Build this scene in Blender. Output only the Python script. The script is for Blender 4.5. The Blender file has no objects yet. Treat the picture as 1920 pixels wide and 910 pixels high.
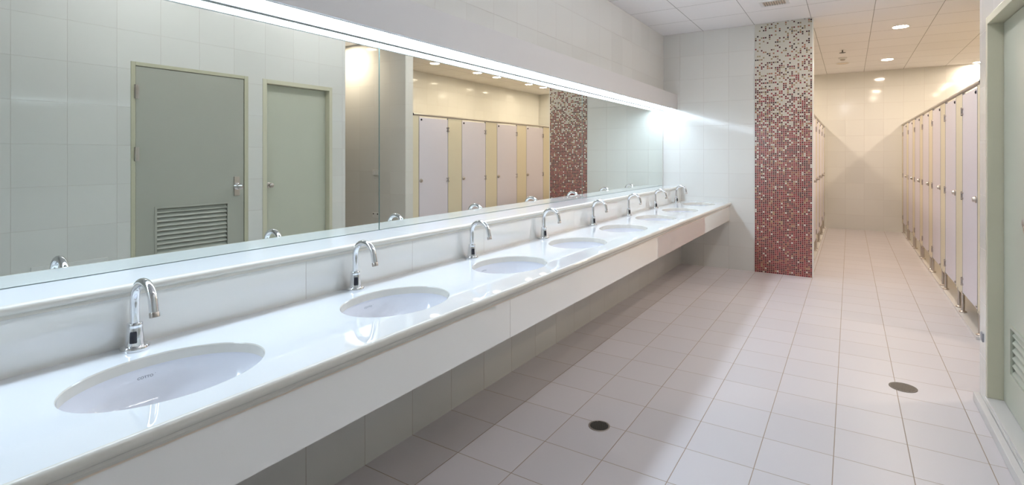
import bpy, bmesh, math, random
from mathutils import Vector, Matrix
random.seed(7)
PI = math.pi
scene = bpy.context.scene
COL = scene.collection

# ------------------------------------------------------------------ camera
cam_d = bpy.data.cameras.new('camera'); cam = bpy.data.objects.new('camera', cam_d); COL.objects.link(cam)
cam_d.sensor_width = 36.0; cam_d.sensor_fit = 'HORIZONTAL'
cam_d.lens = 976.3 / 1920 * 36
cam_d.shift_x = -(984.5 - 960) / 1920
cam_d.shift_y = (292.6 - 455) / 1920
cam_d.clip_start = 0.02
cam.location = (0, 0, 1.395); cam.rotation_euler = (PI/2, 0, 0.5577)
scene.camera = cam

# ------------------------------------------------------------------ light levels and exposure
w = bpy.data.worlds.new('world'); scene.world = w; w.use_nodes = True
w.node_tree.nodes['Background'].inputs[0].default_value = (0.8, 0.85, 1, 1)
w.node_tree.nodes['Background'].inputs[1].default_value = 0.0
STRIP = (0.68, 0.83, 1.0, 15.0)          # cool fluorescent strip over the mirrors
TUBE = (0.92, 0.94, 1.0, 40.0)          # fluorescent tubes of the ceiling battens of the washroom
DOWN = (1.0, 0.84, 0.67, 160.0)          # warm downlights above the cubicles
DOWN_AISLE = (1.0, 0.85, 0.69, 290.0)    # warm downlights of the aisle
DOWN_ENTRY = (1.0, 0.84, 0.67, 300.0)
scene.view_settings.view_transform = 'Standard'
scene.view_settings.look = 'None'
scene.view_settings.exposure = 0.10
scene.view_settings.gamma = 1.0
scene.view_settings.use_curve_mapping = False

# ------------------------------------------------------------------ materials
def new_mat(name):
    m = bpy.data.materials.new(name); m.use_nodes = True
    return m, m.node_tree, m.node_tree.nodes['Principled BSDF']

def plain(name, col, rough=0.5, metal=0.0, spec=0.5, noise=0.0, nscale=20.0, bump=0.0, coat=0.0):
    m, nt, b = new_mat(name)
    b.inputs['Base Color'].default_value = (*col, 1)
    b.inputs['Roughness'].default_value = rough
    b.inputs['Metallic'].default_value = metal
    b.inputs['Specular IOR Level'].default_value = spec
    b.inputs['Coat Weight'].default_value = coat
    if noise > 0 or bump > 0:
        g = nt.nodes.new('ShaderNodeNewGeometry')
        n = nt.nodes.new('ShaderNodeTexNoise'); n.inputs['Scale'].default_value = nscale
        n.inputs['Detail'].default_value = 4
        nt.links.new(g.outputs['Position'], n.inputs['Vector'])
        if noise > 0:
            mr = nt.nodes.new('ShaderNodeMapRange')
            mr.inputs['To Min'].default_value = 1 - noise; mr.inputs['To Max'].default_value = 1 + noise
            nt.links.new(n.outputs['Fac'], mr.inputs['Value'])
            vm = nt.nodes.new('ShaderNodeVectorMath'); vm.operation = 'SCALE'
            vm.inputs[0].default_value = col
            nt.links.new(mr.outputs[0], vm.inputs['Scale'])
            nt.links.new(vm.outputs[0], b.inputs['Base Color'])
        if bump > 0:
            bp = nt.nodes.new('ShaderNodeBump'); bp.inputs['Strength'].default_value = bump
            bp.inputs['Distance'].default_value = 0.01
            nt.links.new(n.outputs['Fac'], bp.inputs['Height']); nt.links.new(bp.outputs[0], b.inputs['Normal'])
    return m

def emis(name, rgbs):
    m, nt, b = new_mat(name)
    b.inputs['Base Color'].default_value = (0.8, 0.8, 0.8, 1)
    b.inputs['Emission Color'].default_value = (*rgbs[:3], 1)
    b.inputs['Emission Strength'].default_value = rgbs[3]
    return m

def math_n(nt, op, a, b=None, c=None):
    n = nt.nodes.new('ShaderNodeMath'); n.operation = op
    for i, v in enumerate((a, b, c)):
        if v is None: continue
        if isinstance(v, (int, float)): n.inputs[i].default_value = v
        else: nt.links.new(v, n.inputs[i])
    return n.outputs[0]

def grid_nodes(nt, ax, pitch, off, gw, soft=0.0006):
    """world axes ax=('X','Z'): returns grout mask and the two cell indices"""
    g = nt.nodes.new('ShaderNodeNewGeometry')
    s = nt.nodes.new('ShaderNodeSeparateXYZ'); nt.links.new(g.outputs['Position'], s.inputs[0])
    masks, cells = [], []
    for a, p, o in zip(ax, pitch, off):
        t = math_n(nt, 'DIVIDE', math_n(nt, 'SUBTRACT', s.outputs[a], o), p)
        cells.append(math_n(nt, 'FLOOR', t))
        f = math_n(nt, 'FRACT', t)
        d = math_n(nt, 'MULTIPLY', math_n(nt, 'MINIMUM', f, math_n(nt, 'SUBTRACT', 1.0, f)), p)
        mr = nt.nodes.new('ShaderNodeMapRange'); mr.clamp = True
        mr.inputs['From Min'].default_value = gw/2 - soft; mr.inputs['From Max'].default_value = gw/2 + soft
        mr.inputs['To Min'].default_value = 1; mr.inputs['To Max'].default_value = 0
        nt.links.new(d, mr.inputs['Value']); masks.append(mr.outputs[0])
    return math_n(nt, 'MAXIMUM', *masks), cells, s, g

def mixc(nt, fac, a, b):
    n = nt.nodes.new('ShaderNodeMix'); n.data_type = 'RGBA'
    for sock, v in ((n.inputs[0], fac), (n.inputs[6], a), (n.inputs[7], b)):
        if isinstance(v, (int, float)): sock.default_value = v
        elif isinstance(v, tuple): sock.default_value = (*v, 1)
        else: nt.links.new(v, sock)
    return n.outputs[2]

def tile_mat(name, col, ax, pitch, off, gw, gcol, rough=0.08, spec=0.5, var=0.03, wave=0.02, tilt=0.0, ior=1.5, coat=0.0):
    m, nt, b = new_mat(name)
    mask, cells, s, g = grid_nodes(nt, ax, pitch, off, gw)
    cb = nt.nodes.new('ShaderNodeCombineXYZ'); nt.links.new(cells[0], cb.inputs[0]); nt.links.new(cells[1], cb.inputs[1])
    wn = nt.nodes.new('ShaderNodeTexWhiteNoise'); nt.links.new(cb.outputs[0], wn.inputs['Vector'])
    mr = nt.nodes.new('ShaderNodeMapRange'); mr.inputs['To Min'].default_value = 1-var; mr.inputs['To Max'].default_value = 1+var*0.6
    nt.links.new(wn.outputs['Value'], mr.inputs['Value'])
    sc = nt.nodes.new('ShaderNodeVectorMath'); sc.operation = 'SCALE'; sc.inputs[0].default_value = col
    nt.links.new(mr.outputs[0], sc.inputs['Scale'])
    nt.links.new(mixc(nt, mask, sc.outputs[0], gcol), b.inputs['Base Color'])
    r2 = nt.nodes.new('ShaderNodeMapRange'); r2.inputs['To Min'].default_value = rough; r2.inputs['To Max'].default_value = 0.7
    nt.links.new(mask, r2.inputs['Value']); nt.links.new(r2.outputs[0], b.inputs['Roughness'])
    b.inputs['Specular IOR Level'].default_value = spec
    b.inputs['IOR'].default_value = ior
    b.inputs['Coat Weight'].default_value = coat; b.inputs['Coat Roughness'].default_value = rough; b.inputs['Coat IOR'].default_value = 1.8
    n = nt.nodes.new('ShaderNodeTexNoise'); n.inputs['Scale'].default_value = 5.0; n.inputs['Detail'].default_value = 1
    nt.links.new(g.outputs['Position'], n.inputs['Vector'])
    h = math_n(nt, 'SUBTRACT', math_n(nt, 'MULTIPLY', n.outputs['Fac'], wave), math_n(nt, 'MULTIPLY', mask, 0.10))
    bp = nt.nodes.new('ShaderNodeBump'); bp.inputs['Strength'].default_value = 1.0; bp.inputs['Distance'].default_value = 0.01
    nt.links.new(h, bp.inputs['Height'])
    nrm = bp.outputs[0]
    if tilt > 0:                          # each tile is laid a hair out of plane
        w2 = nt.nodes.new('ShaderNodeVectorMath'); w2.operation = 'SUBTRACT'
        nt.links.new(wn.outputs['Color'], w2.inputs[0]); w2.inputs[1].default_value = (0.5, 0.5, 0.5)
        w3 = nt.nodes.new('ShaderNodeVectorMath'); w3.operation = 'SCALE'; w3.inputs['Scale'].default_value = tilt
        nt.links.new(w2.outputs[0], w3.inputs[0])
        w4 = nt.nodes.new('ShaderNodeVectorMath'); w4.operation = 'ADD'
        nt.links.new(nrm, w4.inputs[0]); nt.links.new(w3.outputs[0], w4.inputs[1])
        w5 = nt.nodes.new('ShaderNodeVectorMath'); w5.operation = 'NORMALIZE'; nt.links.new(w4.outputs[0], w5.inputs[0])
        nrm = w5.outputs[0]
    nt.links.new(nrm, b.inputs['Normal'])
    return m

ZT = 2.978      # ceiling height
WT = (0.76, 0.75, 0.71); WG = (0.62, 0.58, 0.53)
M = {}
M['wall_y'] = tile_mat('cream wall tile facing across', WT, ('Y','Z'), (0.3,0.3), (0.24, ZT), 0.0022, WG, tilt=0.006)
M['wall_low_shaded'] = tile_mat('cream wall tile with painted shade under the counter', (0.66,0.65,0.61), ('Y','Z'), (0.3,0.3), (0.11, ZT), 0.0022, (0.42,0.36,0.30), rough=0.12, tilt=0.004)  # wall tile colour darkened to deepen the shade under the counter
M['wall_x'] = tile_mat('cream wall tile facing along', WT, ('X','Z'), (0.3,0.3), (-0.972, ZT), 0.0022, WG, tilt=0.006)
M['splash'] = tile_mat('polished splashback tile', (0.88,0.87,0.83), ('Y','Z'), (0.6,3.0), (0.11, -1.5), 0.002, (0.55,0.50,0.45), rough=0.015, spec=0.5, wave=0.001, ior=2.0, coat=1.0)
M['apron'] = tile_mat('polished apron tile', (0.93,0.91,0.86), ('Y','Z'), (2.43,3.0), (1.904, -1.5), 0.003, (0.5,0.46,0.42), rough=0.01, spec=0.5, wave=0.0, ior=2.2, coat=1.0)
M['floor'] = tile_mat('pale floor tile', (0.67,0.63,0.64), ('X','Y'), (0.3,0.3), (-0.964, 0.11), 0.0035, (0.42,0.32,0.24), rough=0.34, spec=0.4, wave=0.01, var=0.035)
M['ceiling'] = tile_mat('mineral ceiling tile', (0.90,0.88,0.88), ('X','Y'), (0.6,0.6), (-0.376, 0.18), 0.006, (0.36,0.34,0.32), rough=0.8, spec=0.2, wave=0.0, var=0.015)
M['counter'] = tile_mat('polished white stone', (0.83,0.85,0.87), ('Y','X'), (2.43,9.0), (1.912, 3.0), 0.0012, (0.55,0.55,0.55), rough=0.02, spec=0.5, wave=0.0, var=0.0, ior=1.65, coat=0.3)
M['stone_edge'] = plain('cream stone edge', (0.72,0.69,0.62), rough=0.1, noise=0.04, nscale=30)
M['strip_cream'] = plain('cream edge strip', (0.80,0.68,0.56), rough=0.4)
M['ceramic'] = plain('white glazed ceramic', (0.86,0.86,0.90), rough=0.04, spec=0.6)
M['chrome'] = plain('chrome', (0.80,0.81,0.83), rough=0.05, metal=1)
M['steel'] = plain('brushed steel', (0.55,0.50,0.46), rough=0.28, metal=1, noise=0.05, nscale=60)
M['rail'] = plain('beige anodised rail', (0.50,0.46,0.41), rough=0.35, metal=0.6)
M['black'] = plain('dark plastic', (0.02,0.02,0.03), rough=0.15)
M['dark'] = plain('dark metal and gap filling', (0.05,0.045,0.04), rough=0.5)  # near-black finish of sprinkler head, socket slots and drain wells
M['ink'] = plain('grey printed mark', (0.10,0.10,0.13), rough=0.4)
M['mirror'] = plain('silvered green tinted glass', (0.80,0.83,0.78), rough=0.0, metal=1)
M['mirror_edge'] = plain('mirror glass edge', (0.25,0.36,0.33), rough=0.2)
M['fascia'] = plain('painted light box board', (0.63,0.61,0.60), rough=0.5)
M['upper_wall'] = M['wall_y']
M['strip'] = emis('fluorescent diffuser', STRIP)
M['tube'] = emis('fluorescent tube', TUBE)
M['down'] = emis('warm downlight diffuser', DOWN)
M['down_aisle'] = emis('warm aisle downlight diffuser', DOWN_AISLE)
M['down_entry'] = emis('warm entry downlight diffuser', DOWN_ENTRY)
M['white_metal'] = plain('white painted metal', (0.78,0.77,0.76), rough=0.4)
M['white_plastic'] = plain('white plastic', (0.76,0.75,0.72), rough=0.35)
M['cub_door'] = plain('pale lilac laminate', (0.76,0.71,0.77), rough=0.32, noise=0.01, nscale=8)
M['cub_panel'] = plain('cream yellow laminate', (0.77,0.69,0.51), rough=0.35, noise=0.01, nscale=8)
M['cub_edge'] = plain('grey aluminium edging', (0.32,0.33,0.35), rough=0.4, metal=0.5)
M['door'] = plain('grey green painted door', (0.44,0.44,0.38), rough=0.3, noise=0.015, nscale=6)
M['frame'] = plain('olive cream painted frame', (0.55,0.53,0.39), rough=0.35)
M['door_light'] = plain('paler grey green door', (0.56,0.57,0.47), rough=0.3, noise=0.015, nscale=6)  # paler, yellower copy of the first door's colour
M['frame_light'] = plain('paler yellowish cream frame', (0.66,0.63,0.48), rough=0.35)  # paler copy of the first door's frame colour
M['grey_plate'] = plain('grey plate', (0.32,0.32,0.34), rough=0.5)
M['grate'] = plain('drain grate metal', (0.14,0.13,0.12), rough=0.4, metal=0.7)
M['sill'] = plain('pale stone sill', (0.70,0.67,0.64), rough=0.3)
M['edge_trim'] = plain('white tile edge trim', (0.80,0.79,0.74), rough=0.3)

def mosaic():
    m, nt, b = new_mat('glass mosaic fading from white to red')
    P = 0.607/28
    mask, cells, s, g = grid_nodes(nt, ('X','Z'), (P,P), (-0.972, 0.0), 0.0052, 0.0010)
    cb = nt.nodes.new('ShaderNodeCombineXYZ'); nt.links.new(cells[0], cb.inputs[0]); nt.links.new(cells[1], cb.inputs[1])
    a = nt.nodes.new('ShaderNodeTexWhiteNoise'); nt.links.new(cb.outputs[0], a.inputs['Vector'])
    cb2 = nt.nodes.new('ShaderNodeCombineXYZ'); nt.links.new(cells[0], cb2.inputs[1]); nt.links.new(cells[1], cb2.inputs[2])
    cb2.inputs[0].default_value = 3.7
    c = nt.nodes.new('ShaderNodeTexWhiteNoise'); nt.links.new(cb2.outputs[0], c.inputs['Vector'])
    # chance of a white chip grows with height
    hz = nt.nodes.new('ShaderNodeMapRange'); hz.inputs['From Min'].default_value = 0; hz.inputs['From Max'].default_value = ZT
    nt.links.new(s.outputs['Z'], hz.inputs['Value'])
    cr = nt.nodes.new('ShaderNodeValToRGB'); nt.links.new(hz.outputs[0], cr.inputs[0])
    e = cr.color_ramp.elements
    e[0].position = 0.0; e[0].color = (0.025,)*3+(1,)
    e[1].position = 1.0; e[1].color = (0.74,)*3+(1,)
    for p, v in ((0.30, 0.045), (0.48, 0.13), (0.60, 0.25), (0.72, 0.46), (0.86, 0.68)):
        q = e.new(p); q.color = (v, v, v, 1)
    iswhite = math_n(nt, 'LESS_THAN', a.outputs['Value'], cr.outputs[0])
    # colours of the other chips: ramp at the bottom (reds) and at the top (brown, olive)
    def ramp(stops):
        r = nt.nodes.new('ShaderNodeValToRGB'); r.color_ramp.interpolation = 'CONSTANT'
        nt.links.new(c.outputs['Value'], r.inputs[0])
        el = r.color_ramp.elements
        el[0].position = 0; el[0].color = (*stops[0][1], 1); el[1].position = stops[1][0]; el[1].color = (*stops[1][1], 1)
        for p, col in stops[2:]:
            q = el.new(p); q.color = (*col, 1)
        return r.outputs[0]
    lo = ramp([(0, (0.15,0.012,0.018)), (0.26, (0.085,0.012,0.016)), (0.44, (0.24,0.018,0.025)), (0.62, (0.05,0.012,0.014)), (0.74, (0.32,0.11,0.06)), (0.86, (0.30,0.045,0.05)), (0.94, (0.42,0.28,0.14))])
    hi = ramp([(0, (0.035,0.02,0.02)), (0.26, (0.09,0.02,0.02)), (0.40, (0.30,0.22,0.11)), (0.62, (0.36,0.30,0.17)), (0.82, (0.16,0.03,0.03)), (0.90, (0.36,0.14,0.08))])
    hh = nt.nodes.new('ShaderNodeMapRange'); hh.inputs['From Min'].default_value = 0.55; hh.inputs['From Max'].default_value = 0.95
    nt.links.new(hz.outputs[0], hh.inputs['Value'])
    ch = nt.nodes.new('ShaderNodeTexWhiteNoise'); cb3 = nt.nodes.new('ShaderNodeCombineXYZ')
    nt.links.new(cells[1], cb3.inputs[0]); nt.links.new(cells[0], cb3.inputs[2]); nt.links.new(cb3.outputs[0], ch.inputs['Vector'])
    col = mixc(nt, math_n(nt, 'LESS_THAN', ch.outputs['Value'], hh.outputs[0]), lo, hi)
    col = mixc(nt, iswhite, col, (0.66,0.64,0.56))
    gcol = mixc(nt, hz.outputs[0], (0.52,0.26,0.22), (0.62,0.60,0.53))
    nt.links.new(mixc(nt, mask, col, gcol), b.inputs['Base Color'])
    r2 = nt.nodes.new('ShaderNodeMapRange'); r2.inputs['To Min'].default_value = 0.12; r2.inputs['To Max'].default_value = 0.8
    nt.links.new(mask, r2.inputs['Value']); nt.links.new(r2.outputs[0], b.inputs['Roughness'])
    bp = nt.nodes.new('ShaderNodeBump'); bp.inputs['Strength'].default_value = 0.4; bp.inputs['Distance'].default_value = 0.002
    nt.links.new(math_n(nt, 'SUBTRACT', 1.0, mask), bp.inputs['Height']); nt.links.new(bp.outputs[0], b.inputs['Normal'])
    return m
M['mosaic'] = mosaic()

# ------------------------------------------------------------------ mesh helpers
def bx(bm, x0, x1, y0, y1, z0, z1, bev=0.0, seg=2):
    vs = [bm.verts.new((x, y, z)) for x in (x0, x1) for y in (y0, y1) for z in (z0, z1)]
    F = [(0,1,3,2), (4,6,7,5), (0,4,5,1), (2,3,7,6), (0,2,6,4), (1,5,7,3)]
    fs = [bm.faces.new([vs[i] for i in f]) for f in F]
    if bev > 0:
        ed = list({e for f in fs for e in f.edges})
        bmesh.ops.bevel(bm, geom=ed, offset=bev, segments=seg, affect='EDGES', profile=0.5)

def ring(bm, c, u, v, r, n):
    return [bm.verts.new(c + u*(r*math.cos(2*PI*i/n)) + v*(r*math.sin(2*PI*i/n))) for i in range(n)]

def tube(bm, pts, rad, n=16, caps=True):
    pts = [Vector(p) for p in pts]
    if not isinstance(rad, (list, tuple)): rad = [rad]*len(pts)
    prev = None; u = None
    for i, p in enumerate(pts):
        t = (pts[min(i+1, len(pts)-1)] - pts[max(i-1, 0)]).normalized()
        if u is None:
            u = t.orthogonal().normalized()
        u = (u - t*u.dot(t)).normalized(); v = t.cross(u)
        cur = ring(bm, p, u, v, rad[i], n)
        if prev:
            for k in range(n): bm.faces.new((prev[k], prev[(k+1)%n], cur[(k+1)%n], cur[k]))
        elif caps: bm.faces.new(list(reversed(cur)))
        prev = cur
    if caps: bm.faces.new(prev)

def lathe(bm, prof, c=(0,0,0), axis='Z', n=32, closed_top=True, closed_bot=True):
    c = Vector(c); A = {'Z': (Vector((1,0,0)), Vector((0,1,0)), Vector((0,0,1))),
                        'X': (Vector((0,1,0)), Vector((0,0,1)), Vector((1,0,0))),
                        'Y': (Vector((0,0,1)), Vector((1,0,0)), Vector((0,1,0)))}[axis]
    prev = None
    for i, (r, h) in enumerate(prof):
        cur = ring(bm, c + A[2]*h, A[0], A[1], r, n)
        if prev:
            for k in range(n): bm.faces.new((prev[k], prev[(k+1)%n], cur[(k+1)%n], cur[k]))
        elif closed_bot: bm.faces.new(list(reversed(cur)))
        prev = cur
    if closed_top: bm.faces.new(prev)

def prism_y(bm, prof, y0, y1):
    """profile of (x,z) points extruded along Y"""
    a = [bm.verts.new((x, y0, z)) for x, z in prof]; b = [bm.verts.new((x, y1, z)) for x, z in prof]
    n = len(prof)
    for i in range(n): bm.faces.new((a[i], a[(i+1)%n], b[(i+1)%n], b[i]))
    bm.faces.new(list(reversed(a))); bm.faces.new(b)

def obj(name, bm, mat, parent=None, smooth=False, loc=None, fix=True):
    if fix: bmesh.ops.recalc_face_normals(bm, faces=bm.faces)
    me = bpy.data.meshes.new(name); bm.to_mesh(me); bm.free()
    me.materials.append(mat if not isinstance(mat, str) else M[mat])
    if smooth:
        for p in me.polygons: p.use_smooth = True
        try: me.set_sharp_from_angle(angle=math.radians(38))
        except Exception: pass
    o = bpy.data.objects.new(name, me); COL.objects.link(o)
    if loc: o.location = loc
    if parent: o.parent = parent
    return o

def tag(o, label=None, cat=None, group=None, kind=None):
    if label: o['label'] = label
    if cat: o['category'] = cat
    if group: o['group'] = group
    if kind: o['kind'] = kind
    return o

def thing(name, label, cat, loc=(0,0,0), group=None, rz=0):
    o = bpy.data.objects.new(name, None); COL.objects.link(o); o.location = loc; o.rotation_euler.z = rz
    o.empty_display_size = 0.1
    return tag(o, label, cat, group)

def box_obj(name, mat, dims, parent=None, bev=0.0):
    bm = bmesh.new(); bx(bm, *dims, bev=bev)
    return obj(name, bm, mat, parent)

def struct(name, mat, dims, label, bev=0.0):
    o = box_obj(name, mat, dims, bev=bev)
    tag(o, label, name.split('_')[0], kind='structure')
    return o

def copy_tree(o, parent=None):
    c = o.copy(); COL.objects.link(c)
    if parent: c.parent = parent
    for ch in list(o.children): copy_tree(ch, c)
    return c

# ------------------------------------------------------------------ plan of the place (metres)
XM = -2.084     # mirror wall
XL = -1.855     # low wall / splashback face
XR = 0.627      # wall with the two doors
YF = 6.80       # far wall of the washroom
YE = 11.65      # end wall of the cubicle aisle
YN = -1.7       # wall behind the camera
YC = 3.88       # corner of the door wall
YP = 5.02       # wall beside the cubicles
XB = 2.68       # back wall of the right cubicles
XBL = -2.30     # back wall of the left cubicles
ZC = 0.818      # counter top

# ------------------------------------------------------------------ room shell
struct('floor', 'floor', (-2.5, 4.0, YN-0.1, YE+0.1, -0.1, 0), 'pale square tiled floor with brown grout')
struct('ceiling', 'ceiling', (-2.5, 4.0, YN-0.1, YE+0.1, ZT, ZT+0.1), 'suspended ceiling of square white mineral tiles')
struct('wall_left', 'wall_y', (XM-0.12, XM-0.006, YN, YF, 0.9, ZT), 'glossy tiled wall above the light shelf')
struct('wall_lower_left', 'wall_low_shaded', (XM-0.12, XL, YN, YF, 0, ZC-0.05), 'tiled wall under the long counter')
struct('wall_splashback', 'splash', (XM-0.12, XL, YN, YF, ZC-0.05, 0.970), 'polished low wall behind the taps')
struct('wall_far', 'wall_x', (XM-0.12, -0.365, YF, YF+0.14, 0, ZT), 'white tiled wall at the end of the counter')
struct('wall_far_end', 'wall_x', (XBL-0.1, 4.0, YE, YE+0.1, 0, ZT), 'warm lit tiled wall closing the cubicle aisle')
struct('wall_near', 'wall_x', (XM-0.12, XR+0.3, YN-0.1, YN, 0, ZT), 'tiled wall behind the camera')
struct('wall_right_back', 'wall_y', (XB, XB+0.1, YP, YE, 0, ZT), 'tiled wall behind the right cubicles')
struct('wall_left_back', 'wall_y', (XBL-0.1, XBL, YF, YE, 0, ZT), 'tiled wall behind the left cubicles')
struct('wall_entry', 'wall_x', (0.835, 4.0, YP, YP+0.14, 0, ZT), 'beige tiled wall facing the entry passage')
struct('wall_entry_end', 'wall_y', (3.9, 4.0, YN, YP, 0, ZT), 'tiled wall at the end of the entry passage')
struct('trim_1', 'edge_trim', (-0.3655, -0.355, YF-0.006, YF+0.142, 0, ZT), 'white edge trim at the free end of the mosaic wall')

# door wall with two openings
D1 = (1.862, 2.735, 2.112)     # leaf of door 1: y0, y1, top
D2 = (2.956, 3.668, 2.100)
F1 = (1.830, 2.772, 2.142)
F2 = (2.913, 3.705, 2.140)
bm = bmesh.new()
for a in [(YN, F1[0]+0.005, 0, ZT), (F1[1]-0.005, F2[0]+0.005, 0, ZT), (F2[1]-0.005, YC, 0, ZT),
          (F1[0]+0.005, F1[1]-0.005, F1[2]-0.005, ZT), (F2[0]+0.005, F2[1]-0.005, F2[2]-0.005, ZT),
          (F1[0]+0.005, F1[1]-0.005, 0, 0.09), (F2[0]+0.005, F2[1]-0.005, 0, 0.09)]:
    bx(bm, XR, XR+0.14, *a)
o = obj('wall_right', bm, 'wall_y'); tag(o, 'tiled wall holding the two grey green doors', 'wall', kind='structure')
bm = bmesh.new(); bx(bm, XR-0.03, XR, YN, YC, 0, 0.05, bev=0.004)
o = obj('baseboard_right', bm, 'sill'); tag(o, 'low pale kerb along the foot of the door wall', 'baseboard', kind='structure')
for i, F in ((1, F1), (2, F2)):
    o = struct('trim_%d' % (i+1), 'sill', (XR-0.006, XR+0.14, F[0]+0.006, F[1]-0.006, 0.09, 0.102), 'raised pale sill under a door')

def louvre(bm, x, y0, y1, z0, z1, n, sgn=-1):
    p = (z1 - z0)/n
    for i in range(n):
        z = z0 + p*(i+0.5)
        a = [(x+0.012, z+p*0.46), (x-0.012, z-p*0.36), (x-0.012, z-p*0.50), (x+0.012, z+p*0.30)]
        prism_y(bm, a, y0, y1)

def room_door(n, F, D, leaf_x, lv, label, dm='door', fm='frame'):
    r = thing('door_%d' % n, label, 'door', (0, 0, 0)); r['kind'] = 'structure'
    bm = bmesh.new()
    fx0, fx1 = XR-0.004, XR+0.13
    z0 = 0.102
    bx(bm, fx0, fx1, F[0], D[0], z0, F[2], bev=0.002); bx(bm, fx0, fx1, D[1], F[1], z0, F[2], bev=0.002)
    bx(bm, fx0, fx1, D[0], D[1], D[2], F[2], bev=0.002)
    obj('door_frame', bm, fm, r)
    bm = bmesh.new(); x0, x1 = leaf_x, leaf_x+0.04; g = 0.004
    y0, y1, t = D[0]+g, D[1]-g, D[2]-g
    ly0, ly1, lz0, lz1 = lv
    for a in [(y0, ly0, z0+0.004, t), (ly1, y1, z0+0.004, t), (ly0, ly1, z0+0.004, lz0), (ly0, ly1, lz1, t)]: bx(bm, x0, x1, *a)
    bx(bm, x1-0.004, x1+0.012, ly0, ly1, lz0, lz1)
    bmesh.ops.remove_doubles(bm, verts=bm.verts, dist=1e-5)
    leaf = obj('door_leaf', bm, dm, r)
    bm = bmesh.new()
    f = 0.012
    for a in [(ly0-f, ly0+0.004, lz0-f, lz1+f), (ly1-0.004, ly1+f, lz0-f, lz1+f), (ly0+0.004, ly1-0.004, lz1-0.004, lz1+f), (ly0+0.004, ly1-0.004, lz0-f, lz0+0.004)]:
        bx(bm, x0-0.006, x0+0.004, *a)
    obj('louvre_frame', bm, dm, r)
    bm = bmesh.new(); louvre(bm, x0+0.014, ly0+0.004, ly1-0.004, lz0+0.004, lz1-0.004, max(6, round((lz1-lz0)/0.038)))
    obj('louvre', bm, dm, r)
    return r, leaf

d1, leaf1 = room_door(1, F1, D1, XR+0.004, (2.009, 2.584, 0.40, 0.967), 'wide grey green door with louvre and lever plate, farther along from the passage corner')
# hinges, plate and knob
for z in (1.905, 1.41, 0.45):
    bm = bmesh.new(); tube(bm, [(XR-0.012, 1.860, z-0.055), (XR-0.012, 1.860, z+0.055)], 0.007, 10)
    bx(bm, XR-0.012, XR+0.004, 1.852, 1.884, z-0.055, z+0.055)
    obj('hinge', bm, 'steel', d1, smooth=True)
bm = bmesh.new(); bx(bm, XR-0.006, XR+0.005, 2.640, 2.690, 1.03, 1.205, bev=0.002)
pl = obj('lock_plate', bm, 'steel', d1)
def knob_bm(x, y, z, s=1.0):
    bm = bmesh.new()
    lathe(bm, [(0.030*s, 0), (0.031*s, -0.004), (0.022*s, -0.010), (0.011*s, -0.014), (0.011*s, -0.030), (0.022*s, -0.036), (0.027*s, -0.046), (0.025*s, -0.058), (0.014*s, -0.064)], (x, y, z), 'X', 24)
    return bm
obj('door_knob', knob_bm(XR-0.005, 2.665, 1.115), 'chrome', pl, smooth=True)
d2, leaf2 = room_door(2, F2, D2, XR+0.062, (3.08, 3.513, 0.295, 0.533), 'narrower recessed grey green door next to the passage corner', 'door_light', 'frame_light')
obj('door_knob', knob_bm(XR+0.062, 3.012, 1.107, 0.9), 'steel', d2, smooth=True)

# ------------------------------------------------------------------ mosaic strip
bm = bmesh.new(); bx(bm, -0.972, -0.3655, YF-0.006, YF, 0, ZT)
o = obj('mosaic_panel', bm, 'mosaic'); tag(o, 'floor to ceiling strip of small mosaic tiles fading from white to deep red', 'mosaic')

# ------------------------------------------------------------------ vanity counter with oval cut-outs
SY0, SP, NS = 0.68, 0.816, 8
SX, AX, AY = -1.535, 0.180, 0.235
TH = 0.030
XF = -1.262
counter = thing('vanity_counter', 'long white stone washbasin counter with eight oval cut-outs along the mirror wall', 'counter', (0,0,0))
YS = [SY0 + SP*i for i in range(NS)]
bm = bmesh.new()
NE = 64
def rect_pt(a, x0, x1, y0, y1, cx, cy):
    dx, dy = math.cos(a), math.sin(a)
    t = min(((x1-cx)/dx if dx > 1e-9 else (x0-cx)/dx if dx < -1e-9 else 1e9), ((y1-cy)/dy if dy > 1e-9 else (y0-cy)/dy if dy < -1e-9 else 1e9))
    return cx+dx*t, cy+dy*t
for yc in YS:
    x0, x1, y0, y1 = XL, XF, yc-SP/2, yc+SP/2
    ang = [2*PI*i/NE for i in range(NE)]
    ang += [math.atan2(sy*(SP/2), (x1 if sx > 0 else x0)-SX) % (2*PI) for sx in (1,-1) for sy in (1,-1)]
    ang = sorted(set(round(a, 9) for a in ang))
    for z, flip in ((ZC, 0), (ZC-TH, 1)):
        inn = [bm.verts.new((SX+(AX+0.002)*math.cos(a), yc+(AY+0.002)*math.sin(a), z)) for a in ang]
        out = [bm.verts.new((*rect_pt(a, x0, x1, y0, y1, SX, yc), z)) for a in ang]
        for i in range(len(ang)):
            j = (i+1) % len(ang)
            bm.faces.new((inn[i], out[i], out[j], inn[j]) if not flip else (inn[j], out[j], out[i], inn[i]))
bx(bm, XL, XF, YN, YS[0]-SP/2, ZC-TH, ZC)
bmesh.ops.remove_doubles(bm, verts=bm.verts, dist=1e-5)
obj('countertop', bm, 'counter', counter, fix=False)
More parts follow.
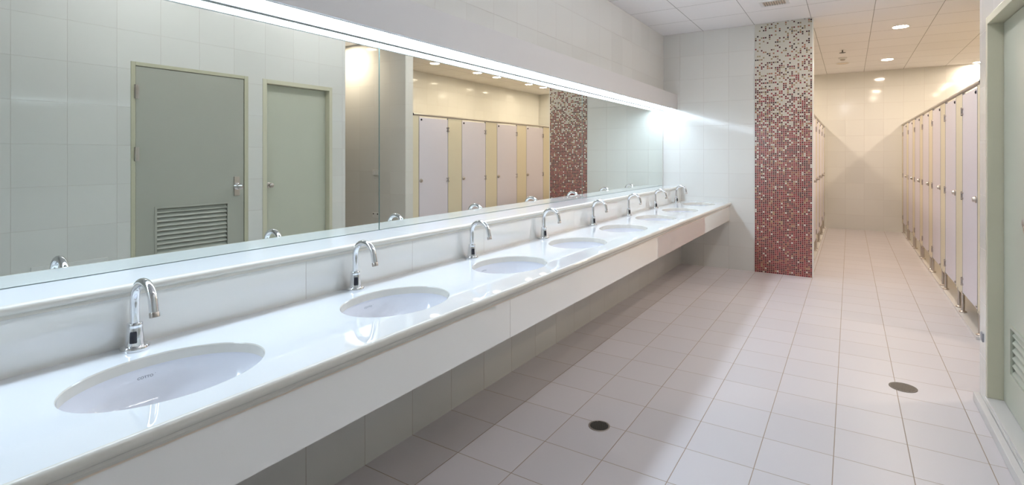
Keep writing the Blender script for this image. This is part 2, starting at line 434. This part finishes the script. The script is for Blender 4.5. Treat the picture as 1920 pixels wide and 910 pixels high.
# polished rims of the cut-outs
for yc in YS:
    bm = bmesh.new(); prev = None; first = None
    prof = [(0.003, 0.0), (0.0, -0.003), (0.0, -TH)]
    rings = []
    for off, dz in prof:
        rings.append([bm.verts.new((SX+(AX+off)*math.cos(2*PI*i/NE), yc+(AY+off)*math.sin(2*PI*i/NE), ZC+dz+0.0002)) for i in range(NE)])
    for a, b2 in zip(rings, rings[1:]):
        for i in range(NE): bm.faces.new((a[i], a[(i+1)%NE], b2[(i+1)%NE], b2[i]))
    obj('cutout_rim', bm, 'stone_edge', counter, smooth=True)
# rounded front nosing
prof = [(XF, ZC)] + [(XF+0.004+0.013*math.sin(t), ZC-0.015+0.015*math.cos(t)) for t in [PI*i/10 for i in range(11)]] + [(XF, ZC-0.030)]
bm = bmesh.new(); prism_y(bm, prof, YN, YF)
obj('front_nosing', bm, 'stone_edge', counter, smooth=True)
bm = bmesh.new(); prism_y(bm, [(XF-0.02, ZC-0.030), (XF+0.006, ZC-0.030), (XF+0.006, ZC-0.038), (XF+0.002, ZC-0.046), (XF-0.02, ZC-0.046)], YN, YF)
obj('under_edge', bm, 'stone_edge', counter)
bm = bmesh.new(); bx(bm, XF-0.02, XF-0.0005, YN, YF, ZC-0.052, ZC-0.046)
obj('edge_strip', bm, 'strip_cream', counter)
bm = bmesh.new(); bx(bm, XF-0.024, XF-0.003, YN, YF, 0.597, ZC-0.052)
obj('apron', bm, 'apron', counter)
bm = bmesh.new(); bx(bm, XL, XF-0.024, YN, YF, 0.600, 0.612)
obj('underside_board', bm, 'white_metal', counter)

# small brackets poking out under the apron
for y in (4.62, 5.10):
    bm = bmesh.new(); tube(bm, [(XF-0.10, y, 0.600), (XF-0.10, y, 0.560), (XF-0.10, y-0.015, 0.545)], 0.009, 10); lathe(bm, [(0.016, -0.006), (0.016, 0)], (XF-0.10, y, 0.600))
    obj('pipe_stub', bm, 'steel', counter, smooth=True)

# ------------------------------------------------------------------ basins
BD = 0.15
def gfac(d):       # relative radius of the bowl at depth d under the slab
    t = max(0.0, min(1.0, d/BD)); return 1.03*max(0.0, (1 - t**2.6))**0.5 if t < 1 else 0.0
def make_basin(loc):
    r = thing('washbasin', '', 'washbasin', loc, 'oval basins set under the counter')
    zr = ZC-TH
    bm = bmesh.new(); rings = []
    ds = [0, 0.01, 0.03, 0.05, 0.07, 0.09, 0.105, 0.118, 0.128, 0.136, 0.142, 0.146, 0.1485]
    rings.append([bm.verts.new((1.12*AX*math.cos(2*PI*i/NE), 1.10*AY*math.sin(2*PI*i/NE), zr-0.0004)) for i in range(NE)])
    for d in ds:
        g = gfac(d); rings.append([bm.verts.new((g*AX*math.cos(2*PI*i/NE), g*AY*math.sin(2*PI*i/NE), zr-0.0004-d)) for i in range(NE)])
    for a, b2 in zip(rings, rings[1:]):
        for i in range(NE): bm.faces.new((a[i], a[(i+1)%NE], b2[(i+1)%NE], b2[i]))
    bm.faces.new(rings[-1])
    for f in bm.faces: pass
    bowl = obj('bowl', bm, 'ceramic', r, smooth=True)
    sol = bowl.modifiers.new('thickness', 'SOLIDIFY'); sol.thickness = 0.008; sol.offset = -1
    bm = bmesh.new(); lathe(bm, [(0.024, -0.002), (0.026, 0.002), (0.020, 0.003), (0.018, 0.0005), (0.006, 0.0015)], (0, 0, zr-0.1485))
    obj('drain', bm, 'chrome', r, smooth=True)
    # maker's mark printed on the back of the bowl
    cu = bpy.data.curves.new('mark', 'FONT'); cu.body = 'COTTO'; cu.size = 0.0098; cu.align_x = 'CENTER'; cu.resolution_u = 3; cu.space_character = 1.0
    to = bpy.data.objects.new('mark', cu); COL.objects.link(to)
    bpy.context.view_layer.update()
    me = bpy.data.meshes.new_from_object(to); bpy.data.objects.remove(to)
    bm = bmesh.new(); bm.from_mesh(me); bpy.data.meshes.remove(me)
    bmesh.ops.subdivide_edges(bm, edges=[e for e in bm.edges if e.calc_length() > 0.003], cuts=1)
    # the small registration dot after the word
    lathe(bm, [(0.0007, 0), (0.0007, 0.0003)], (0.0220, 0.0074, 0), 'Z', 8)
    for v in bm.verts:
        yy = v.co.x*1.15 + 0.012; zz = zr - 0.032 + v.co.y
        g = gfac(zr - zz); q = max(0.0, g*g - (yy/AY)**2)
        v.co = Vector((-AX*math.sqrt(q) + 0.0007, yy, zz))
    obj('printed_mark', bm, 'ink', r, fix=False)
    return r
ORD = ['nearest the camera', 'second from the camera', 'third from the camera', 'fourth from the camera', 'fifth from the camera', 'sixth from the camera', 'seventh from the camera', 'eighth and last, beside the far white wall']
b0 = make_basin((SX, YS[0], 0))
for i, y in enumerate(YS):
    b = b0 if i == 0 else copy_tree(b0)
    b.location = (SX, y, 0); b['label'] = 'white oval basin in the counter, ' + ORD[i]

# ------------------------------------------------------------------ sensor taps
def make_tap(loc):
    r = thing('sensor_tap', '', 'tap', loc, 'chrome taps along the counter')
    bm = bmesh.new(); lathe(bm, [(0.0365, 0), (0.0370, 0.002), (0.0368, 0.010), (0.0345, 0.013), (0.020, 0.0145)], n=40)
    obj('base_flange', bm, 'chrome', r, smooth=True)
    bm = bmesh.new(); lathe(bm, [(0.0245, 0.013), (0.0225, 0.030), (0.0200, 0.064), (0.0192, 0.068), (0.0200, 0.070), (0.0200, 0.077), (0.0190, 0.079), (0.0130, 0.080)], n=40)
    body = obj('body', bm, 'chrome', r, smooth=True)
    bm = bmesh.new()
    # sensor window curved around the front of the body, facing the basin
    n = 6; rows = []
    for z in (0.023, 0.026, 0.054, 0.057):
        rr = 0.0238 - (z-0.02)*0.07 ; k = 0.34 if z in (0.023, 0.057) else 0.40
        rows.append([bm.verts.new(((rr+0.0006)*math.cos(-0.55+k*(2*j/n-1)), (rr+0.0006)*math.sin(-0.55+k*(2*j/n-1)), z)) for j in range(n+1)])
    for a, b2 in zip(rows, rows[1:]):
        for j in range(n): bm.faces.new((a[j], a[j+1], b2[j+1], b2[j]))
    obj('sensor_window', bm, 'black', body, smooth=True)
    pts = [(0, 0, 0.078), (0, 0, 0.11), (0, 0, 0.14)]; R0, zc = 0.058, 0.150
    for i in range(17):
        t = PI*i/16*0.93; pts.append((R0-R0*math.cos(t), 0, zc+R0*math.sin(t)*0.98))
    x, _, z = pts[-1]; d = Vector((math.sin(0.93*PI), 0, math.cos(0.93*PI))).normalized()
    pts += [(x+d.x*0.012, 0, z+d.z*0.012), (x+d.x*0.034, 0, z+d.z*0.034)]
    bm = bmesh.new(); tube(bm, pts, 0.0122, 24)
    obj('spout', bm, 'chrome', r, smooth=True)
    e = Vector(pts[-1]); bm = bmesh.new(); tube(bm, [e, e+d*0.001, e+d*0.014, e+d*0.015], [0.0122, 0.0128, 0.0128, 0.0115], 24)
    obj('aerator', bm, 'steel', r, smooth=True)
    return r
TX = -1.812
t0 = make_tap((TX, 0.703, ZC))
for i in range(NS):
    t = t0 if i == 0 else copy_tree(t0)
    t.location = (TX, 0.703 + 0.8165*i, ZC); t['label'] = 'curved chrome sensor tap on the counter, ' + ORD[i]

# ------------------------------------------------------------------ ledge, mirrors, light shelf
led = thing('mirror_ledge', 'white stone ledge with rounded edge running under the mirrors behind the taps', 'ledge')
bm = bmesh.new(); bx(bm, XM, XL-0.002, YN, YF, 0.970, 1.008)
obj('ledge_slab', bm, 'counter', led)
x0 = XL-0.002
prof = [(x0, 1.008)] + [(x0+0.010+0.013*math.sin(t), 0.995+0.013*math.cos(t)) for t in [PI*i/8 for i in range(9)]] + [(x0+0.010, 0.980), (x0+0.012, 0.972), (x0+0.006, 0.970), (x0, 0.970)]
bm = bmesh.new(); prism_y(bm, prof, YN, YF)
obj('ledge_nosing', bm, 'stone_edge', led, smooth=True)

MJ = [YN, -0.527, 1.903, 4.330, 6.745]
names = ['mirror glass nearest the camera, cut by the left edge of the photo', 'large mirror reflecting the louvred door', 'middle mirror reflecting the cubicle doors', 'far mirror ending at the white tiled wall']
for i in range(4):
    r = thing('wall_mirror', names[i], 'mirror', (XM, MJ[i], 0), 'frameless mirrors above the ledge')
    y1 = MJ[i+1]-MJ[i]-0.004
    bm = bmesh.new(); bx(bm, -0.0055, -0.0005, 0.0, y1, 1.009, 1.984)
    obj('glass', bm, 'mirror_edge', r)
    bm = bmesh.new(); bx(bm, -0.0005, 0.0015, 0.0015, y1-0.0015, 1.0105, 1.9825)
    obj('silvering', bm, 'mirror', r)

sh = thing('light_shelf', 'long pale box light shelf with glowing underside above the mirrors', 'light fixture')
XS = -1.903
bm = bmesh.new()
bx(bm, XS-0.018, XS, YN, YF, 2.000, 2.190, bev=0.0015); bx(bm, XM, XS-0.018, YN, YF, 2.172, 2.190); bx(bm, XM, XM+0.010, YN, YF, 1.992, 2.172)
obj('shelf_box', bm, 'fascia', sh)
bm = bmesh.new(); bx(bm, XM+0.010, XM+0.016, YN, YF, 1.990, 2.004); bx(bm, XS-0.026, XS-0.018, YN, YF, 1.999, 2.008)
obj('diffuser_frame', bm, 'white_metal', sh)
bm = bmesh.new(); bx(bm, XM+0.017, XS-0.027, YN, YF, 2.002, 2.006)
obj('diffuser', bm, 'strip', sh)

# ------------------------------------------------------------------ ceiling lights, vent, sprinkler
for i, y in enumerate((1.8, 3.4, 5.0)):
    r = thing('ceiling_light', 'slim fluorescent batten light over the washroom floor, %s of the row' % ('nearest the camera', 'middle one', 'farthest')[i], 'light', (-0.13, y, ZT), 'slim ceiling lights over the floor')
    bm = bmesh.new(); bx(bm, -0.025, 0.025, -0.62, 0.62, -0.035, 0.0, bev=0.004)
    for e in (-1, 1): bx(bm, -0.014, 0.014, e*0.605-0.012, e*0.605+0.012, -0.095, -0.035, bev=0.003)
    obj('housing', bm, 'white_metal', r)
    bm = bmesh.new(); tube(bm, [(0, -0.593, -0.078), (0, 0.593, -0.078)], 0.015, 16)
    obj('fluorescent_tube', bm, 'tube', r, smooth=True)

def downlight(x, y, label, group, mat='down'):
    r = thing('downlight', label, 'light', (x, y, ZT), group)
    bm = bmesh.new(); lathe(bm, [(0.092, 0), (0.092, -0.004), (0.084, -0.007), (0.078, -0.004), (0.078, 0)], n=40, closed_bot=False, closed_top=False)
    obj('trim_ring', bm, 'white_metal', r, smooth=True)
    bm = bmesh.new(); lathe(bm, [(0.078, -0.001), (0.078, -0.003)], n=40)
    obj('lamp', bm, mat, r)
    return r
downlight(0.525, 6.00, 'round warm downlight over the aisle mouth, added out of view to light the floor', 'downlights over the aisle', 'down_aisle')  # unseen third lamp of the row, added to brighten the aisle floor
downlight(0.525, 7.83, 'round warm downlight over the cubicle aisle, nearer of the two', 'downlights over the aisle', 'down_aisle')
downlight(0.52, 10.38, 'round warm downlight over the cubicle aisle, farther of the two', 'downlights over the aisle', 'down_aisle')
lab = ['first from the entry wall', 'second from the entry wall', 'third from the entry wall', 'fourth from the entry wall', 'fifth from the entry wall', 'sixth, by the end wall']
for y, l in zip((6.73, 7.93, 8.57, 9.80, 10.44, 11.50), lab):
    downlight(1.85, y, 'round warm downlight above the right cubicles, ' + l, 'downlights above the right cubicles')
for k, y in enumerate((7.60, 8.60, 9.60, 10.55, 11.40)):
    downlight(-1.36, y, 'round warm downlight above the left cubicles, ' + lab[k].split()[0] + ' from the mosaic wall', 'downlights above the left cubicles')
downlight(1.85, 4.70, 'round warm downlight in the entry passage close to the beige wall', None, 'down_entry')

r = thing('ceiling_vent', 'small louvred air grille in the ceiling left of the mosaic strip', 'vent', (-0.662, 5.915, ZT))
bm = bmesh.new(); w_, h_ = 0.135, 0.105
for a in [(-w_, -w_+0.03, -h_, h_), (w_-0.03, w_, -h_, h_), (-w_+0.03, w_-0.03, -h_, -h_+0.03), (-w_+0.03, w_-0.03, h_-0.03, h_)]: bx(bm, *a, -0.006, 0)
obj('vent_frame', bm, 'white_metal', r)
bm = bmesh.new(); bx(bm, -w_+0.03, w_-0.03, -h_+0.03, h_-0.03, -0.0015, -0.0005); obj('vent_backing', bm, 'strip_cream', r)
bm = bmesh.new()
for k in range(9):
    x = -0.092+k*0.023; bx(bm, x-0.0025, x+0.0025, -h_+0.03, h_-0.03, -0.012, -0.0015)
obj('vent_blades', bm, 'rail', r)

r = thing('sprinkler', 'small dark fire sprinkler hanging from the aisle ceiling', 'sprinkler', (-0.093, 9.083, ZT))
bm = bmesh.new(); lathe(bm, [(0.035, 0), (0.033, -0.004), (0.012, -0.006)]); obj('rose', bm, 'white_metal', r, smooth=True)
bm = bmesh.new(); tube(bm, [(0,0,-0.004), (0,0,-0.038)], 0.008, 12); lathe(bm, [(0.010, -0.040), (0.042, -0.044), (0.042, -0.047), (0.006, -0.048)]); obj('head', bm, 'dark', r, smooth=True)
r = thing('smoke_detector', 'round beige smoke detector on the aisle ceiling behind the sprinkler', 'smoke detector', (-0.098, 9.82, ZT))
bm = bmesh.new(); lathe(bm, [(0.062, 0), (0.062, -0.012), (0.050, -0.024), (0.036, -0.026)]); obj('body', bm, 'white_plastic', r, smooth=True)
bm = bmesh.new(); lathe(bm, [(0.034, -0.026), (0.034, -0.042), (0.024, -0.048)]); obj('chamber', bm, 'rail', r, smooth=True)
r = thing('ceiling_speaker', 'flat round speaker cover flush in the ceiling behind the smoke detector', 'speaker', (-0.104, 10.39, ZT))
bm = bmesh.new(); lathe(bm, [(0.10, 0), (0.10, -0.005), (0.092, -0.009), (0.088, -0.006)], closed_top=False, closed_bot=False, n=40); obj('rim', bm, 'white_plastic', r, smooth=True)
bm = bmesh.new(); lathe(bm, [(0.088, -0.002), (0.088, -0.005), (0.03, -0.0065)], n=40); obj('grille', bm, 'strip_cream', r, smooth=True)

# ------------------------------------------------------------------ toilet cubicles
ZK = 0.022     # cubicle floors are raised by a low kerb
struct('floor_kerb_right', 'sill', (0.812, XB, YP+0.14, YE, 0, ZK), 'low raised floor under the right cubicles', bev=0.0)
struct('floor_kerb_left', 'sill', (XBL, -0.392, YF+0.142, YE, 0, ZK), 'low raised floor under the left cubicles', bev=0.0)

def post_foot(y, side):
    bm = bmesh.new()
    x = 0.0
    tube(bm, [(x, y, ZK+0.004), (x, y, 0.205)], 0.0125, 14)
    lathe(bm, [(0.028, ZK), (0.028, ZK+0.009), (0.016, ZK+0.014), (0.0125, ZK+0.016)], (x, y, 0), n=20)
    return bm

def make_cubicle(side, group, pw=0.917, end=False):
    """side=+1: doors face -X (right row). Local y runs from door near edge (0) to the far edge of the pilaster (0.93)."""
    r = thing('toilet_cubicle', '', 'cubicle', (0,0,0), group)
    T = 0.018
    z0, z1 = 0.190, 1.925
    # door with its grey edging
    bm = bmesh.new(); bx(bm, -T/2, T/2, 0.003, 0.597, z0+0.012, z1, bev=0.002)
    d = obj('cubicle_door', bm, 'cub_door', r)
    bm = bmesh.new()
    for ya, yb in ((-0.003, 0.002), (0.598, 0.603)): bx(bm, -T/2-0.001, T/2+0.001, ya, yb, z0, 1.942)
    obj('edge_profile', bm, 'cub_edge', r)
    bm = bmesh.new(); bx(bm, -T/2, T/2, 0.603, pw, z0-0.01, 1.942, bev=0.001)
    p = obj('pilaster', bm, 'cub_panel', r)
    f = -side
    for z in (1.781, 1.048, 0.300):
        bm = bmesh.new()
        for zz in (z-0.024, z+0.024):
            for yy in (0.578, 0.622): lathe(bm, [(0.009, f*T/2), (0.009, f*(T/2+0.005)), (0.005, f*(T/2+0.008))], (0, yy, zz), 'X', 14)
            tube(bm, [(f*(T/2+0.004), 0.578, zz), (f*(T/2+0.010), 0.592, zz), (f*(T/2+0.010), 0.608, zz), (f*(T/2+0.004), 0.622, zz)], 0.004, 8)
        tube(bm, [(f*(T/2+0.008), 0.600, z-0.036), (f*(T/2+0.008), 0.600, z+0.036)], 0.006, 10)
        obj('hinge', bm, 'steel', d, smooth=True)
    bm = bmesh.new(); lathe(bm, [(0.028, f*T/2), (0.028, f*(T/2+0.006)), (0.020, f*(T/2+0.010)), (0.017, f*(T/2+0.024)), (0.010, f*(T/2+0.026))], (0, 0.036, 1.054), 'X', 24)
    obj('indicator_knob', bm, 'steel', d, smooth=True)
    bm = bmesh.new(); lathe(bm, [(0.014, f*T/2), (0.014, f*(T/2+0.004)), (0.008, f*(T/2+0.008))], (0, 0.045, 1.895), 'X', 16)
    obj('buffer_bolt', bm, 'black', d, smooth=True)
    bm = bmesh.new(); lathe(bm, [(0.011, f*T/2), (0.011, f*(T/2+0.006)), (0.006, f*(T/2+0.010))], (0, 0.018, 0.225), 'X', 14)
    obj('lower_bolt', bm, 'steel', d, smooth=True)
    for yy in ((0.640,) if end else (0.640, 0.820)): obj('post_foot', post_foot(yy, side), 'steel', r, smooth=True)
    if end: return r
    depth = 1.80 if side > 0 else 1.84
    bm = bmesh.new(); xa, xb = (T/2, depth) if side > 0 else (-depth, -T/2)
    bx(bm, xa, xb, 0.757, 0.773, z0-0.02, 1.93)
    obj('partition', bm, 'cub_panel', r)
    return r
# right row: seven cubicles
SK = math.atan2(0.035, 6.5)
def xr_at(y): return 0.848 - (y-5.16)*0.035/6.5
OR7 = ['first', 'second', 'third', 'fourth', 'fifth', 'sixth', 'seventh']
c0 = make_cubicle(1, 'cubicles of the right row')
for i in range(7):
    y = 5.280 + 0.922*i
    c = c0 if i == 0 else (copy_tree(c0) if i < 6 else make_cubicle(1, 'cubicles of the right row', YE-y-0.004, True))
    c.location = (xr_at(y), y, 0); c.rotation_euler.z = SK
    c['label'] = 'toilet cubicle with lilac door in the right row, %s from the entry wall' % OR7[i]
e = thing('end_panel', 'narrow cream yellow end panel of the right cubicle row beside the entry wall', 'panel', (xr_at(5.16), 5.162, 0))
bm = bmesh.new(); bx(bm, -0.009, 0.009, 0.0, 0.113, 0.18, 1.942, bev=0.001); obj('panel', bm, 'cub_panel', e)
bm = post_foot(0.06, 1); obj('post_foot', bm, 'steel', e, smooth=True)
def headrail(x, y0, y1, rz, side, label):
    r = thing('headrail', label, 'rail', (x, y0, 0), None, rz)
    L = (y1-y0)
    prof = []
    for k in range(16):
        t = 2*PI*k/16; prof.append((0.019*math.cos(t), 1.962+0.017*math.sin(t)))
    bm = bmesh.new(); prism_y(bm, prof, 0.004, L); obj('tube', bm, 'rail', r, smooth=True)
    bm = bmesh.new(); lathe(bm, [(0.016, -0.003), (0.020, -0.002), (0.020, 0.004)], (0, 0, 1.962), 'Y', 16); obj('end_cap', bm, 'black', r, smooth=True)
    return r
headrail(xr_at(5.16), 5.167, YE, SK, 1, 'long beige rail on top of the right cubicle doors')
# left row: five cubicles seen edge-on past the mosaic wall
XCL = -0.425
cl = make_cubicle(-1, 'cubicles of the left row', 0.913)
for i in range(5):
    c = cl if i == 0 else (copy_tree(cl) if i < 4 else make_cubicle(-1, 'cubicles of the left row', YE-7.06-0.918*4-0.004, True))
    c.location = (XCL, 7.06 + 0.918*i, 0)
    c['label'] = 'toilet cubicle in the left row behind the mosaic wall, %s from the mosaic' % OR7[i]
e = thing('end_panel', 'narrow end panel of the left cubicle row against the mosaic wall', 'panel', (XCL, YF+0.143, 0))
bm = bmesh.new(); bx(bm, -0.009, 0.009, 0.0, 0.113, 0.18, 1.942, bev=0.001); obj('panel', bm, 'cub_panel', e)
headrail(XCL, YF+0.15, YE, 0, -1, 'long beige rail on top of the left cubicle doors')

# ------------------------------------------------------------------ small wall fittings
r = thing('light_switch', 'white double light switch on the beige entry wall', 'switch', (1.40, YP, 1.165))
bm = bmesh.new(); bx(bm, -0.06, 0.06, -0.010, 0, -0.038, 0.038, bev=0.003); obj('plate', bm, 'white_plastic', r)
for s in (-1, 1):
    bm = bmesh.new(); bx(bm, s*0.024-0.018, s*0.024+0.018, -0.0135, -0.0095, -0.022, 0.022, bev=0.0015); obj('rocker', bm, 'white_metal', r)
r = thing('power_socket', 'white double power socket low on the beige entry wall', 'socket', (1.395, YP, 0.575))
bm = bmesh.new(); bx(bm, -0.06, 0.06, -0.010, 0, -0.038, 0.038, bev=0.003); obj('plate', bm, 'white_plastic', r)
for s in (-1, 1):
    bm = bmesh.new(); bx(bm, s*0.042-0.009, s*0.042+0.009, -0.0125, -0.0095, 0.010, 0.028); obj('slot', bm, 'dark', r)
bm = bmesh.new(); bx(bm, XR-0.008, XR, 1.241, 1.68, 0.27, 0.625, bev=0.002)
o = obj('access_panel', bm, 'white_plastic'); tag(o, 'plain beige access panel low on the door wall left of the louvred door', 'panel')
bm = bmesh.new(); bx(bm, XR-0.006, XR, 3.775, 3.828, 0.365, 0.412, bev=0.0015)
o = obj('wall_plate', bm, 'grey_plate'); tag(o, 'tiny grey plate near the bottom corner of the door wall', 'plate')

def drain(x, y, rad, label, rings_n):
    r = thing('floor_drain', label, 'drain', (x, y, 0))
    bm = bmesh.new(); lathe(bm, [(rad, 0.0), (rad, 0.002), (rad*0.93, 0.003), (rad*0.86, 0.0025), (rad*0.84, 0.001)], n=48, closed_top=False, closed_bot=False); obj('rim', bm, 'steel' if rings_n < 5 else 'grate', r, smooth=True)
    bm = bmesh.new(); lathe(bm, [(rad*0.86, 0.0003), (rad*0.86, 0.0008)], n=48); obj('well', bm, 'dark', r)
    bm = bmesh.new()
    for k in range(-rings_n, rings_n+1):
        yy = k*rad*0.84/(rings_n+0.5); hx = math.sqrt(max(0, (rad*0.84)**2-yy*yy))
        if hx > 0.004: bx(bm, -hx, hx, yy-rad*0.03-0.001, yy+rad*0.03+0.001, 0.0008, 0.0024)
    obj('grate', bm, 'grate', r)
drain(-1.098, 2.483, 0.055, 'small round dark floor drain beside the counter shadow', 4)
drain(0.272, 3.865, 0.072, 'larger round grey floor drain in the open floor near the cubicles', 6)
